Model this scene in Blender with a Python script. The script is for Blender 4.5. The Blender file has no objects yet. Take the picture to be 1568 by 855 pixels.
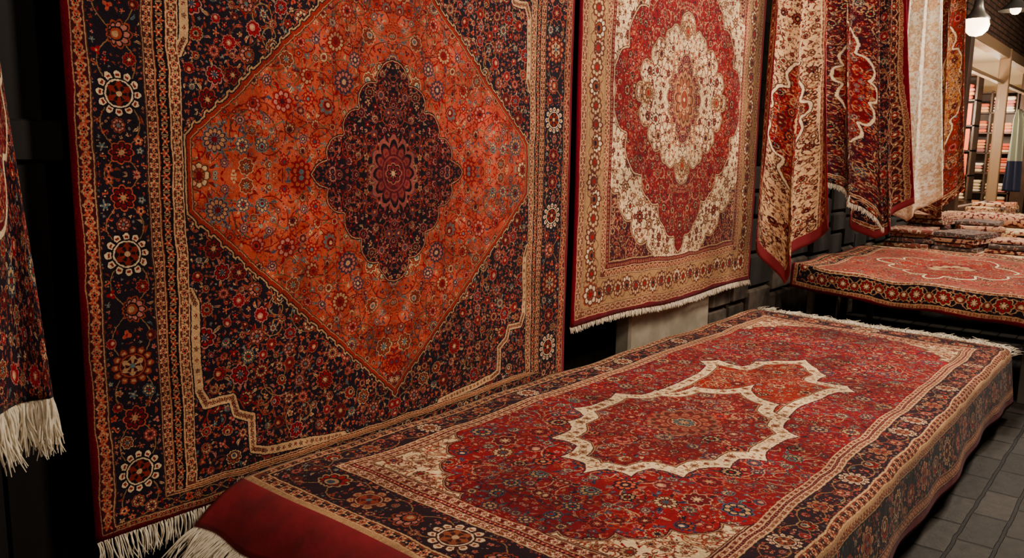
import bpy, math, random
import numpy as np
from mathutils import Vector, Matrix

random.seed(5)
sc = bpy.context.scene

# ------------------------------------------------------------------ palette
def H(h):
    return np.array([int(h[i:i+2], 16)/255 for i in (0, 2, 4)], np.float32)
def lin(h):
    c = H(h)
    return tuple(float(x/12.92 if x <= .04045 else ((x+.055)/1.055)**2.4) for x in c)+(1,)
NAVY=H('1a131d'); INK=H('120c12'); CORAL=H('b0503f'); ORANGE=H('b4583f'); RED=H('8e1e22'); DRED=H('62121a')
CREAM=H('dcc09c'); TAN=H('ac8460'); GOLD=H('8e6a44'); TEAL=H('56686a'); BLUE=H('38404f'); BROWN=H('4a2a22')
PINK=H('b06e60'); OLIVE=H('5c5038'); MAROON=H('42121c'); RUST=H('8e3e2e'); SAND=H('c49c74')

# ------------------------------------------------------------------ motif library (label maps in u,v)
def k_rosette(n):
    def f(u, v, p):
        r = np.hypot(u, v); t = np.arctan2(v, u)
        a = np.abs(np.cos(n*t/2)); e = .80+.20*a
        return [(r < e, p[1]), (r < e-.12, p[0]), (r < e-.22, p[2]), ((r < e-.22) & (a < .3), p[0]),
                (r < .46, p[0]), ((r < .42) & (r > .2) & (np.cos(n*t) > -.1), p[1]), (r < .22, p[3])]
    return f
def k_wreath(n):
    def f(u, v, p):
        r = np.hypot(u, v); t = np.arctan2(v, u); a = np.cos(n*t)
        return [(r < .93+.07*a, p[0]), ((r < .88+.07*a) & (r > .66) & (a > -.55), p[1]), ((np.abs(r-.77) < .05) & (a > .3), p[2]),
                ((r < .6) & (r > .53), p[1]), ((r < .45+.08*np.cos(n*t/2)) & (r > .14), p[2]), ((r < .34) & (r > .14) & (np.cos(n*t/2) < 0), p[0]), (r < .13, p[3])]
    return f
def k_palm(u, v, p):
    r = np.hypot(u, v); t = np.arctan2(u, v)
    e = (.45+.55*np.cos(t/2)**2)*(.80+.20*np.abs(np.cos(5.5*t)))
    e2 = (.5+.5*np.cos(t/2)**2)
    return [(r < e, p[1]), (r < e-.10, p[0]), (r < e-.18, p[2]), ((r < e-.18) & (np.abs(np.cos(5.5*t)) < .3), p[0]), (r < e2*.50, p[0]), (r < e2*.40, p[1]), (r < e2*.22, p[3])]
def k_flower(n):
    def f(u, v, p):
        r = np.hypot(u, v); t = np.arctan2(v, u)
        e = .52+.48*np.abs(np.cos(n*t/2))
        return [(r < e, p[1]), ((r < e*.6) & (r > .3), p[2]), (r < .22, p[0])]
    return f
def k_leaf(u, v, p):
    w = .34*(1-v*v); c = .35*v*v-.12
    d = np.abs(u-c)
    return [((d < w) & (np.abs(v) < 1), p[1]), ((d < .06) & (np.abs(v) < .8), p[0])]
def k_cloud(u, v, p):
    c = .42*np.sin(3.4*v); m = (np.abs(u-c) < .22*(1.1-np.abs(v))+.07) & (np.abs(v) < .95)
    return [(m, p[1]), ((np.hypot(u+.3, v-.55) < .22) | (np.hypot(u-.3, v+.55) < .22), p[2])]
def k_spray(u, v, p):
    m = np.zeros(u.shape, bool); q = np.zeros(u.shape, bool)
    for a in (0, .95, -.95, 2.2, -2.2):
        c, s = math.cos(a), math.sin(a); x = u*c-v*s; y = u*s+v*c
        m |= (np.abs(x) < .2*(1-((y-.55)/.45)**2)) & (y > .1)
        q |= np.hypot(x, y-.86) < .13
    return [(m, p[1]), (q, p[2]), (np.hypot(u, v) < .2, p[2])]
def k_bud(u, v, p):
    r = np.hypot(u, v); t = np.arctan2(u, v)
    e = .35+.6*np.abs(np.cos(1.5*t))**1.5
    return [(r < e, p[1]), (r < .25, p[2])]
def k_loz(u, v, p):
    d = np.abs(u)+np.abs(v)
    return [(d < 1, p[0]), (d < .75, p[1]), (d < .4, p[2])]
def k_dot(u, v, p):
    return [(np.hypot(u, v) < .8, p[1])]
def k_trefoil(u, v, p):
    m = np.zeros(u.shape, bool)
    for a in (0, 2.2, -2.2):
        m |= np.hypot(u-.5*math.sin(a), v-.5*math.cos(a)) < .4
    return [(m, p[1]), (np.hypot(u, v) < .25, p[2])]
KIND = dict(ros8=k_rosette(8), ros12=k_rosette(12), ros16=k_rosette(16), wr=k_wreath(12), wr8=k_wreath(8), palm=k_palm, fl5=k_flower(5), fl6=k_flower(6),
            leaf=k_leaf, bud=k_bud, loz=k_loz, dot=k_dot, tre=k_trefoil, cloud=k_cloud, spray=k_spray)

class Cv:
    def __init__(s, w, h, res, ground):
        s.w, s.h, s.res = w, h, res
        s.W = int(round(w/res)); s.Hh = int(round(h/res))
        s.img = np.empty((s.Hh, s.W, 3), np.float32); s.img[:] = ground
        s.X, s.Y = np.meshgrid((np.arange(s.W)+.5)*res, (np.arange(s.Hh)+.5)*res)
    def win(s, cx, cy, r):
        return (max(0, int((cx-r)/s.res)), min(s.W, int((cx+r)/s.res)+2), max(0, int((cy-r)/s.res)), min(s.Hh, int((cy+r)/s.res)+2))
    def stamp(s, kind, cx, cy, sz, rot, pal, clip=None, occ=None, ay=1.0):
        i0, i1, j0, j1 = s.win(cx, cy, sz*1.05*max(1, ay))
        if i1 <= i0 or j1 <= j0: return
        dx = s.X[j0:j1, i0:i1]-cx; dy = s.Y[j0:j1, i0:i1]-cy
        c, n = math.cos(rot), math.sin(rot)
        u = (dx*c+dy*n)/sz; v = (-dx*n+dy*c)/(sz*ay)
        sub = s.img[j0:j1, i0:i1]; cl = clip[j0:j1, i0:i1] if clip is not None else None
        for m, col in KIND[kind](u, v, pal):
            if cl is not None: m = m & cl
            sub[m] = col
        if occ is not None:
            occ[j0:j1, i0:i1] |= np.hypot(u, v) < 1.0
    def path(s, pts, rad, col, clip=None):
        pts = np.asarray(pts, float)
        out = []
        for a, b in zip(pts[:-1], pts[1:]):
            n = max(2, int(np.hypot(*(b-a))/(s.res*.7)))
            t = np.linspace(0, 1, n)[:, None]
            out.append(a+(b-a)*t)
        q = np.concatenate(out)/s.res
        R = rad/s.res
        k = int(math.ceil(R))
        for di in range(-k, k+1):
            for dj in range(-k, k+1):
                if di*di+dj*dj <= R*R+.3:
                    i = (q[:, 0]+di).astype(int); j = (q[:, 1]+dj).astype(int)
                    ok = (i >= 0) & (i < s.W) & (j >= 0) & (j < s.Hh)
                    i, j = i[ok], j[ok]
                    if clip is not None:
                        o2 = clip[j, i]; i, j = i[o2], j[o2]
                    s.img[j, i] = col
    def poly(s, pts):
        x, y = s.X, s.Y
        m = np.zeros(x.shape, bool)
        n = len(pts)
        for a in range(n):
            x1, y1 = pts[a]; x2, y2 = pts[(a+1) % n]
            if y1 == y2: continue
            c = ((y1 > y) != (y2 > y)) & (x < (x2-x1)*(y-y1)/(y2-y1)+x1)
            m ^= c
        return m

def erode(m, k):
    for q in range(k):
        n = m.copy()
        n[1:] &= m[:-1]; n[:-1] &= m[1:]; n[:, 1:] &= m[:, :-1]; n[:, :-1] &= m[:, 1:]
        if q % 2:
            n[1:, 1:] &= m[:-1, :-1]; n[:-1, :-1] &= m[1:, 1:]
            n[1:, :-1] &= m[:-1, 1:]; n[:-1, 1:] &= m[1:, :-1]
        m = n
    return m

def scallop(pts, n=2, bulge=.15, closed=False):
    pts = [np.array(p, float) for p in pts]
    out = []
    seq = list(zip(pts, pts[1:]+([pts[0]] if closed else [])))
    if not closed: seq = seq[:len(pts)-1]
    for a, b in seq:
        for q in range(n):
            p0 = a+(b-a)*q/n; p1 = a+(b-a)*(q+1)/n
            d = p1-p0; nn = np.array([d[1], -d[0]])
            for t in np.linspace(0, 1, 9)[:-1]:
                out.append(p0+d*t+nn*bulge*math.sin(math.pi*t))
    if not closed: out.append(pts[-1])
    return out

def fill(cv, mask, ground, pals, sizes, seed, vine=None, nv=0, vr=.05, kinds_big=('palm', 'ros8', 'palm', 'ros12'),
         kinds_small=('fl5', 'spray', 'bud', 'leaf', 'cloud', 'spray', 'tre', 'leaf'), keep=False, dens=1.0):
    r = np.random.default_rng(seed)
    if not keep: cv.img[mask] = ground
    idx = np.flatnonzero(mask)
    if len(idx) == 0: return
    area = len(idx)*cv.res**2
    def rp():
        i = idx[r.integers(len(idx))]; return (i % cv.W)*cv.res, (i//cv.W)*cv.res
    if vine is not None:
        for _ in range(nv):
            x, y = rp(); a0 = r.uniform(0, 6.28); sg = r.choice([-1, 1]); R = vr*r.uniform(.6, 1.3)
            th = np.linspace(.4, 7.5, 60)
            rr = R*th/7.5
            cv.path(np.c_[x+rr*np.cos(a0+sg*th), y+rr*np.sin(a0+sg*th)], cv.res*(.9 if _ % 2 else 1.6), vine[r.integers(len(vine))], mask)
    occ = ~mask
    for sz in sizes:
        n = int(dens*1.2*area/(sz*sz*3.14))
        big = sz > .0165
        if sz > .024: n = int(n*.45)
        n = min(n, 14000)
        for _ in range(n):
            x, y = rp(); s_ = sz*r.uniform(.85, 1.15)
            i0, i1, j0, j1 = cv.win(x, y, s_*.86)
            if occ[j0:j1, i0:i1].any(): continue
            k = (kinds_big if big else kinds_small)[r.integers(len(kinds_big if big else kinds_small))]
            if sz < .0045: k = ('dot', 'leaf', 'leaf')[r.integers(3)]
            p = pals[r.integers(len(pals))]
            rot = r.integers(8)*math.pi/4+r.uniform(-.2, .2)
            if big and vine is not None:
                for q in range(6):
                    aa = rot+math.pi/6+q*math.pi/3
                    cv.stamp('leaf', x+1.2*s_*math.sin(aa), y+1.2*s_*math.cos(aa), s_*.38, -aa, pals[r.integers(len(pals))], mask)
            cv.stamp(k, x, y, s_, rot, p, mask, occ)

def outline(cv, mask, cols):
    cur = mask
    for w, c in cols:
        k = max(1, int(round(w/cv.res)))
        nx = erode(cur, k)
        cv.img[cur & ~nx] = c
        cur = nx
    return cur

def band(cv, ax, bx, ay, by, ground, items, sx, sy, p0x=0., p0y=0., lines=None, pals=None, fs=(), seed=1, vine=None, corner=None):
    m = (cv.X >= ax) & (cv.Y >= ay) & ((cv.X < bx) | (cv.Y < by))
    cv.img[m] = ground
    wx, wy = bx-ax, by-ay; mx, my = (ax+bx)/2, (ay+by)/2
    if vine is not None:
        for ph in (0, math.pi):
            y = np.arange(my, cv.h+.01, .004); cv.path(np.c_[mx+.36*wx*np.sin((cv.h-y-p0y)/sy*math.pi+ph), y], cv.res, vine, m)
            x = np.arange(mx, cv.w+.01, .004); cv.path(np.c_[x, my+.36*wy*np.sin((cv.w-x-p0x)/sx*math.pi+ph)], cv.res, vine, m)
    occ = ~m
    y = cv.h-p0y; k = 0
    while y > my+.2*wy:
        kd, rs, pl = items[k % len(items)]
        cv.stamp(kd, mx, y, rs*wx/2, math.pi/2*(1 if k % 4 < 2 else -1), pl, m, occ); y -= sy; k += 1
    x = cv.w-p0x; k = 0
    while x > mx+.5*wx:
        kd, rs, pl = items[k % len(items)]
        cv.stamp(kd, x, my, rs*wy/2, math.pi*(k % 2), pl, m, occ); x -= sx; k += 1
    if corner: cv.stamp(corner[0], mx, my, corner[1]*min(wx, wy)/2, 0, corner[2], m, occ)
    if pals is not None and fs:
        r = np.random.default_rng(seed); idx = np.flatnonzero(m); area = len(idx)*cv.res**2
        for sz in fs:
            for _ in range(int(1.1*area/(sz*sz*3.14))):
                i = idx[r.integers(len(idx))]; x, y = (i % cv.W)*cv.res, (i//cv.W)*cv.res
                i0, i1, j0, j1 = cv.win(x, y, sz*.88)
                if occ[j0:j1, i0:i1].any(): continue
                k = ('spray', 'leaf', 'bud', 'cloud', 'leaf', 'fl5')[r.integers(6)]
                if sz > .018: k = ('palm', 'ros8')[r.integers(2)]
                cv.stamp(k, x, y, sz, r.uniform(0, 6.28), pals[r.integers(len(pals))], m, occ)
    if lines:
        lw, lc = lines
        e = (cv.X >= ax+lw) & (cv.Y >= ay+lw) & ((cv.X < bx-lw) | (cv.Y < by-lw))
        cv.img[m & ~e] = lc

def mirror(q):  # quadrant whose centre is at its top-right -> full
    top = np.concatenate([q, q[::-1]], 0)
    return np.concatenate([top, top[:, ::-1]], 1)

def noise2(Hh, W, n, seed):
    r = np.random.default_rng(seed); g = r.random((max(2, Hh//n+2), max(2, W//n+2))).astype(np.float32)
    y = np.arange(Hh)/n; x = np.arange(W)/n
    y0 = y.astype(int); x0 = x.astype(int); fy = (y-y0)[:, None]; fx = (x-x0)[None]
    a = g[y0][:, x0]; b = g[y0][:, x0+1]; c = g[y0+1][:, x0]; d = g[y0+1][:, x0+1]
    return (a*(1-fx)+b*fx)*(1-fy)+(c*(1-fx)+d*fx)*fy

def to_image(name, a):
    Hh, W = a.shape[:2]
    # hand-knotting irregularity: small random drift of the knots
    J, I = np.meshgrid(np.arange(Hh), np.arange(W), indexing='ij')
    dj = (noise2(Hh, W, 6, 21)-.5)*2.2+(noise2(Hh, W, 60, 22)-.5)*9
    di = (noise2(Hh, W, 6, 31)-.5)*2.2+(noise2(Hh, W, 60, 32)-.5)*9
    a = a[np.clip((J+dj).round().astype(int), 0, Hh-1), np.clip((I+di).round().astype(int), 0, W-1)]
    v = 1+(noise2(Hh, W, 3, 1)-.5)*.22+(noise2(Hh, W, 90, 2)-.5)*.26+(noise2(Hh, W, 1, 3)-.5)*.16
    a = np.clip(a*v[..., None], 0, 1)
    im = bpy.data.images.new(name, W, Hh)
    px = np.ones((Hh, W, 4), np.float32); px[..., :3] = a
    im.pixels.foreach_set(px.ravel()); im.update(); im.pack()
    return im

# ------------------------------------------------------------------ rug designs
P_navy = [[INK, CORAL, TAN, NAVY], [DRED, PINK, RED, SAND], [INK, RUST, PINK, TEAL], [INK, RUST, DRED, TAN], [BROWN, TAN, RED, NAVY], [INK, PINK, RED, BLUE], [NAVY, CORAL, SAND, NAVY], [DRED, RUST, PINK, NAVY], [INK, CORAL, RED, SAND], [INK, TEAL, SAND, RED], [INK, SAND, RUST, BLUE], [INK, RED, TAN, NAVY]]
P_coral = [[BROWN, DRED, TAN, NAVY], [MAROON, TEAL, SAND, RED], [DRED, RED, CORAL, BLUE], [BROWN, SAND, RUST, TEAL], [MAROON, BLUE, PINK, SAND], [RUST, DRED, TEAL, SAND], [BROWN, PINK, DRED, TAN], [DRED, RED, ORANGE, TEAL], [BROWN, RUST, SAND, DRED], [DRED, H('8a2a26'), TAN, DRED], [MAROON, TEAL, TAN, DRED], [DRED, H('962e2a'), PINK, MAROON]]
P_cream = [[BROWN, RUST, TAN, NAVY], [BROWN, RUST, SAND, BROWN], [MAROON, TAN, RED, CREAM], [INK, BROWN, TAN, RED], [MAROON, BROWN, TAN, RED]]
P_red = [[MAROON, TAN, RED, NAVY], [INK, TEAL, SAND, RED], [MAROON, BLUE, TAN, SAND], [INK, RUST, SAND, BLUE], [MAROON, TAN, DRED, SAND], [INK, NAVY, TAN, RED], [BROWN, PINK, DRED, SAND], [MAROON, NAVY, ORANGE, TAN], [INK, RUST, DRED, TAN], [MAROON, CORAL, DRED, TAN]]

def design_rug1():
    cv = Cv(1.2225, 1.12, .0012, NAVY)
    band(cv, 0, .018, 0, .014, H('701020'), [('dot', .01, [RED]*4)], 9, 9)
    band(cv, .018, .064, .014, .034, H('421418'), [('fl5', .75, [INK, TAN, RED, INK]), ('spray', .8, [INK, CORAL, TAN, INK])], .016, .022, lines=(.0035, TAN))
    band(cv, .064, .224, .034, .076, NAVY, [('ros8', .5, [INK, CORAL, DRED, TAN]), ('wr', .9, [INK, CREAM, H('7c2820'), SAND]), ('palm', .7, [INK, RUST, PINK, TAN]), ('wr', .84, [H('3a1016'), RUST, TAN, TEAL])],
         .08, .1725, p0y=.0675, pals=P_navy, fs=(.022, .016, .012, .0085, .006, .0045), seed=3, vine=GOLD, lines=(.003, BROWN))
    band(cv, .224, .258, .076, .086, H('4e2220'), [('fl6', .8, [INK, SAND, RED, NAVY]), ('loz', .5, [INK, TAN, RED, NAVY])], .014, .0155, lines=(.003, TAN))
    band(cv, .258, .298, .086, .090, INK, [('spray', .8, [INK, CORAL, SAND, RED]), ('leaf', .6, [INK, TAN, CREAM, RED])], .03, .018, lines=(.002, RUST))
    band(cv, .298, .336, .090, .102, H('5a2a22'), [('fl5', .85, [INK, SAND, RED, NAVY]), ('bud', .6, [INK, TAN, NAVY, NAVY])], .017, .019, lines=(.004, SAND))
    F = (cv.X > .336) & (cv.Y > .102)
    fill(cv, F, NAVY, P_navy, (.036, .024, .0175, .0125, .009, .0065, .005), 11, [RUST, GOLD, BROWN], 60, .075, dens=.9)
    dx = cv.w-cv.X; dy = cv.h-cv.Y
    br = [(.336, .74), (.356, .70), (.356, .405), (.38, .355), (.475, .355), (.49, .30), (.545, .27), (.55, .155), (.60, .135), (.80, .118), (.95, .102)]
    sm = scallop(br, 2, .0)
    cv.path(sm, .0185, INK, F); cv.path(sm, .015, SAND, F)
    for q in range(0, len(sm)-1, 2): cv.stamp(('fl5', 'spray')[(q//2) % 2], sm[q][0], sm[q][1], .009, q, [BROWN, (BROWN, DRED)[(q//2) % 2], TAN, TAN], F)
    B = (dx < .885) & (dy < .93-(.797)*dx/.885+.006*np.sign(np.sin(dx*150)))
    B &= F
    fill(cv, B, H('b04e3c'), P_coral, (.044, .030, .019, .013, .0095, .0068, .005), 23, [OLIVE, BROWN, DRED, RUST], 90, .11, dens=.85)
    blot = noise2(cv.Hh, cv.W, 34, 77)
    cv.img[B] = cv.img[B]*np.stack([.86+.28*blot[B], .70+.56*blot[B], .74+.48*blot[B]], 1)
    outline(cv, B, [(.003, INK), (.006, TAN), (.003, INK), (.012, H('862c26')), (.0025, TAN), (.003, BROWN)])
    pts = [(.41, 0), (.335, .055), (.325, .115), (.255, .15), (.245, .215), (.175, .25), (.16, .325), (.085, .355), (.07, .40), (0, .445)]
    pl = scallop([(cv.w-a, cv.h-b) for a, b in pts], 1, .14)
    M = cv.poly([tuple(p) for p in pl]+[(cv.w+.1, cv.h-.445), (cv.w+.1, cv.h+.1), (cv.w-.41, cv.h+.1)])
    fill(cv, M, H('181018'), [[INK, PINK, DRED, NAVY], [INK, H('a0504a'), TAN, NAVY], [DRED, RUST, BLUE, TAN], [INK, DRED, PINK, BLUE], [INK, H('8c3a3a'), PINK, BLUE], [INK, TAN, DRED, NAVY]], (.022, .016, .0115, .008, .0058), 31, [RUST, DRED], 40, .05, dens=.8)
    outline(cv, M, [(.003, INK), (.004, TAN), (.003, DRED)])
    cv.stamp('ros12', cv.w, cv.h, .125, 0, [INK, H('8c4a44'), H('48161e'), H('48161e')], None, None, 1.25)
    cv.stamp('wr', cv.w, cv.h, .10, 0, [H('4c1620'), H('7c3834'), H('6c2428'), TAN], None, None, 1.2)
    cv.stamp('ros8', cv.w, cv.h, .045, 0, [INK, H('a0604c'), H('6c2026'), SAND])
    for q in (.20, .27): cv.stamp('palm', cv.w, cv.h-q, .028, math.pi, [INK, H('9a5a50'), DRED, NAVY])
    for q in (.19, .27): cv.stamp('palm', cv.w-q, cv.h, .026, math.pi/2, [INK, H('9a5a50'), DRED, NAVY])
    return mirror(cv.img)

def design_rug2():
    cv = Cv(1.155, 1.27, .0017, DRED)
    band(cv, 0, .03, 0, .03, H('701020'), [('dot', .01, [RED]*4)], 9, 9)
    band(cv, .03, .085, .03, .075, H('74442f'), [('fl6', .8, [BROWN, SAND, DRED, NAVY]), ('loz', .55, [BROWN, CREAM, RED, INK])], .03, .03, lines=(.005, SAND))
    bp = [[BROWN, H('6c3828'), SAND, NAVY], [BROWN, H('7c3424'), CREAM, RED], [MAROON, H('5a3024'), SAND, RED], [BROWN, OLIVE, CREAM, RED]]
    band(cv, .085, .255, .075, .235, H('a47e58'), [('palm', .95, [H('38201a'), H('7c3c28'), CREAM, NAVY]), ('ros8', .7, [BROWN, H('6a3020'), SAND, RED]), ('palm', .9, [MAROON, H('5c3026'), SAND, RED])],
         .10, .10, pals=bp, fs=(.021, .016, .012, .008), seed=3, vine=BROWN, lines=(.004, BROWN), corner=('ros8', .9, [BROWN, RUST, CREAM, RED]))
    band(cv, .255, .305, .235, .28, H('5c2c20'), [('fl6', .8, [INK, SAND, RED, NAVY]), ('bud', .7, [INK, TAN, RED, NAVY])], .026, .026, lines=(.005, SAND))
    band(cv, .305, .335, .28, .31, H('64141a'), [('fl5', .6, [MAROON, TAN, NAVY, INK])], .024, .024, lines=(.004, MAROON))
    F = (cv.X > .335) & (cv.Y > .31)
    CR = H('d6ba92')
    pc = [[BROWN, H('5a2820'), TAN, CREAM], [INK, RUST, SAND, NAVY], [BROWN, H('5a3428'), CREAM, RED], [INK, MAROON, RUST, TAN]]
    fill(cv, F, CR, pc, (.036, .025, .017, .012), 5, [TAN, RUST], 50, .07, dens=.9)
    sp = scallop([(.335, .74), (.42, .70), (.46, .59), (.58, .55), (.62, .44), (.76, .42), (.82, .345), (.90, .31)], 1, .22)
    S = cv.poly([tuple(p) for p in sp]+[(.335, .31)]) & F
    pr = [[INK, TAN, DRED, SAND], [INK, TAN, RED, NAVY], [INK, RUST, SAND, NAVY], [INK, NAVY, TAN, RED], [INK, RUST, DRED, TAN], [MAROON, PINK, DRED, TAN], [INK, MAROON, TAN, RED], [INK, NAVY, PINK, RED]]
    fill(cv, S, H('40121a'), pr, (.03, .021, .015, .0105, .0075), 7, [TAN, RUST], 30, .06, dens=.85)
    outline(cv, S, [(.005, BROWN), (.006, TAN), (.004, BROWN)])
    pts = [(.80, 0), (.79, .17), (.68, .24), (.64, .41), (.50, .48), (.42, .61), (.30, .65), (.21, .79), (.08, .85), (0, .955)]
    pl = scallop([(cv.w-a, cv.h-b) for a, b in pts], 1, .18)
    R = cv.poly([tuple(p) for p in pl]+[(cv.w+.1, cv.h-.955), (cv.w+.1, cv.h+.1), (cv.w-.8, cv.h+.1)]) & F
    fill(cv, R, H('6e151b'), pr, (.030, .021, .015, .0105, .0075), 9, [TAN, MAROON, RUST], 60, .07, dens=.8)
    outline(cv, R, [(.005, BROWN), (.007, SAND), (.004, MAROON)])
    pts = [(.60, 0), (.53, .06), (.54, .15), (.44, .19), (.41, .29), (.29, .32), (.21, .405), (.11, .41), (0, .53)]
    pl = scallop([(cv.w-a, cv.h-b) for a, b in pts], 1, .24)
    M = cv.poly([tuple(p) for p in pl]+[(cv.w+.1, cv.h-.53), (cv.w+.1, cv.h+.1), (cv.w-.6, cv.h+.1)])
    fill(cv, M, CR, pc, (.042, .028, .018, .012), 15, [TAN, RUST], 50, .06, dens=1.)
    outline(cv, M, [(.005, BROWN), (.007, TAN), (.004, BROWN)])
    cv.stamp('palm', cv.w, cv.h-.40, .085, math.pi, [BROWN, H('8a5434'), SAND, RED])
    cv.stamp('palm', cv.w-.45, cv.h, .08, math.pi/2, [BROWN, H('8a5434'), SAND, RED])
    pts = [(.23, 0), (.19, .05), (.185, .12), (.11, .145), (.08, .21), (0, .27)]
    pl = scallop([(cv.w-a, cv.h-b) for a, b in pts], 1, .25)
    K = cv.poly([tuple(p) for p in pl]+[(cv.w+.1, cv.h-.27), (cv.w+.1, cv.h+.1), (cv.w-.23, cv.h+.1)])
    fill(cv, K, H('5a1a20'), pr, (.02, .013, .009, .0065), 17, [TAN], 10, .05)
    outline(cv, K, [(.005, BROWN), (.004, TAN)])
    cv.stamp('ros12', cv.w, cv.h, .145, 0, [BROWN, H('a0704a'), H('8c5038'), TAN], None, None, 1.2)
    cv.stamp('wr8', cv.w, cv.h, .085, 0, [H('743a2a'), SAND, RUST, CREAM], None, None, 1.2)
    return mirror(cv.img)

def design_platform():
    cv = Cv(2.23, .86, .0018, DRED)
    band(cv, 0, .014, 0, .008, TAN, [('dot', .01, [RED]*4)], 9, 9)
    band(cv, .014, .066, .008, .046, H('6a3426'), [('fl6', .8, [INK, SAND, RED, NAVY]), ('bud', .7, [INK, NAVY, SAND, NAVY])], .028, .028, lines=(.005, SAND))
    band(cv, .066, .27, .046, .170, H('24121c'), [('wr', .92, [H('3c1a18'), CREAM, H('8a4a34'), SAND]), ('palm', .78, [INK, RUST, PINK, TAN]), ('wr8', .74, [H('4a141a'), TAN, RUST, TEAL]), ('palm', .78, [INK, TAN, RED, BLUE])],
         .165, .20, p0x=.1, p0y=.0, pals=P_navy, fs=(.021, .015, .011, .008, .0058), seed=3, vine=GOLD, lines=(.003, TAN))
    band(cv, .27, .31, .170, .192, H('744030'), [('fl5', .85, [BROWN, CREAM, RED, NAVY]), ('loz', .5, [BROWN, SAND, RED, NAVY])], .02, .024, lines=(.004, SAND))
    band(cv, .31, .335, .192, .204, MAROON, [('bud', .8, [INK, CORAL, CREAM, RED])], .016, .018)
    band(cv, .335, .375, .204, .226, H('744030'), [('fl6', .85, [BROWN, CREAM, RED, NAVY]), ('bud', .6, [BROWN, DRED, NAVY, NAVY])], .02, .024, lines=(.004, SAND))
    F = (cv.X > .375) & (cv.Y > .226)
    PR2 = P_red+[[INK, BLUE, PINK, SAND], [INK, H('404860'), TAN, RED], [INK, TEAL, TAN, DRED], [MAROON, PINK, BLUE, TAN], [INK, H('2c3048'), RUST, SAND]]
    fill(cv, F, H('7a101a'), PR2, (.050, .034, .022, .015, .0105, .0075), 41, [TAN, MAROON, RUST], 110, .09, dens=.85)
    zone = noise2(cv.Hh, cv.W, 130, 9)
    cv.img[F] = cv.img[F]*(.80+.36*zone[F])[:, None]
    spal = [[BROWN, RUST, TAN, NAVY], [BROWN, H('5a2820'), TAN, RED], [BROWN, H('6a4a3a'), SAND, RED], [MAROON, RED, TAN, BLUE]]
    path = scallop([(.375, .70), (.43, .665), (.43, .56), (.53, .53), (.54, .44), (.66, .41), (.69, .33), (.80, .31), (.88, .226)], 1, .2)
    S = cv.poly([tuple(p) for p in path]+[(.375, .226)]) & F
    fill(cv, S, H('dcc096'), spal, (.038, .026, .017, .012), 43, [TAN, RUST], 30, .06, dens=.85)
    outline(cv, S, [(.006, MAROON), (.004, TAN), (.003, BROWN)])
    full = mirror(cv.img)
    fc = Cv(4.46, 1.72, .0018, DRED); fc.img = full.copy(); fc.Hh, fc.W = full.shape[:2]
    fc.X, fc.Y = np.meshgrid((np.arange(fc.W)+.5)*.0018, (np.arange(fc.Hh)+.5)*.0018)
    def medal(cx, half, rw, ground, seed):
        cy = .86
        pts = [(cx+a, cy-b) for a, b in half]+[(cx+a, cy+b) for a, b in half[::-1][1:-1]]
        M = fc.poly([tuple(p) for p in scallop(pts, 1, -.07, True)])
        if M.sum() == 0: return M
        fill(fc, M, ground, P_coral+P_red, (.040, .028, .019, .013, .0095, .007), seed, [TAN, MAROON], 80, .07, dens=.9)
        cur = outline(fc, M, [(.005, MAROON)])
        e2 = erode(cur, int(rw/fc.res)); ring = cur & ~e2
        fill(fc, ring, H('e2c69c'), [[BROWN, RUST, TAN, BROWN], [BROWN, H('7c5a40'), TAN, BROWN], [BROWN, TAN, SAND, BROWN]], (.019, .013, .009), seed+1, [TAN], 16, .03, dens=.9)
        outline(fc, e2, [(.005, BROWN), (.003, TAN)])
        return M
    medal(2.35, [(-.6, 0), (-.5, .36), (.20, .36), (.26, .43), (.36, .36), (.33, .21), (.50, .20), (.60, .12), (.76, 0)], .055, H('80261c'), 55)
    medal(1.60, [(-.79, 0), (-.68, .05), (-.69, .16), (-.56, .17), (-.56, .30), (-.42, .30), (-.34, .38), (-.23, .37), (-.18, .46), (0, .42), (.18, .46), (.25, .36), (.37, .35), (.40, .25), (.54, .23), (.60, .09), (.79, 0)], .060, H('6c1a1e'), 51)
    cx, cy = 1.62, .86
    fc.stamp('ros16', cx, cy, .18, 0, [BROWN, H('8c5040'), H('741c1e'), MAROON], None, None, .85)
    fc.stamp('wr', cx, cy, .13, 0, [H('6a2422'), H('a0644c'), H('8c3a30'), TAN], None, None, .9)
    fc.stamp('ros8', cx, cy, .055, 0, [BROWN, SAND, TEAL, TAN])
    full = fc.img
    d = Cv(4.46, .30, .0018, MAROON)
    d.img[d.Y < .03] = H('6a3c28'); d.img[(d.Y > .21) & (d.Y < .25)] = H('6a3c28')
    x = 0.
    while x < 4.46:
        d.stamp('fl5', x, .015, .012, 0, [BROWN, SAND, RED, NAVY]); d.stamp('fl6', x+.02, .23, .015, 0, [BROWN, SAND, RED, NAVY]); x += .03
    mm = (d.Y > .032) & (d.Y < .208)
    d.img[mm] = H('150e15')
    occ = ~mm; x = .1; k = 0
    while x < 4.46:
        kd, pl_ = [('wr', [INK, SAND, DRED, TAN]), ('palm', [INK, RUST, PINK, TAN]), ('wr8', [H('4a141a'), TAN, RUST, TEAL]), ('palm', [INK, TAN, RED, BLUE])][k % 4]
        d.stamp(kd, x, .12, .066, 0, pl_, mm, occ); x += .2; k += 1
    fill(d, mm & ~occ, None, P_navy, (.019, .014, .010, .007), 61, [GOLD], 60, .05, keep=True)
    for a in (.0, .03, .205, .25): d.img[np.abs(d.Y-a-.002) < .0025] = TAN
    d.img[d.Y > .262] = H('5c0d16')
    W = min(full.shape[1], d.img.shape[1])
    return np.concatenate([full[:, :W], d.img[:, :W]], 0)

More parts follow.
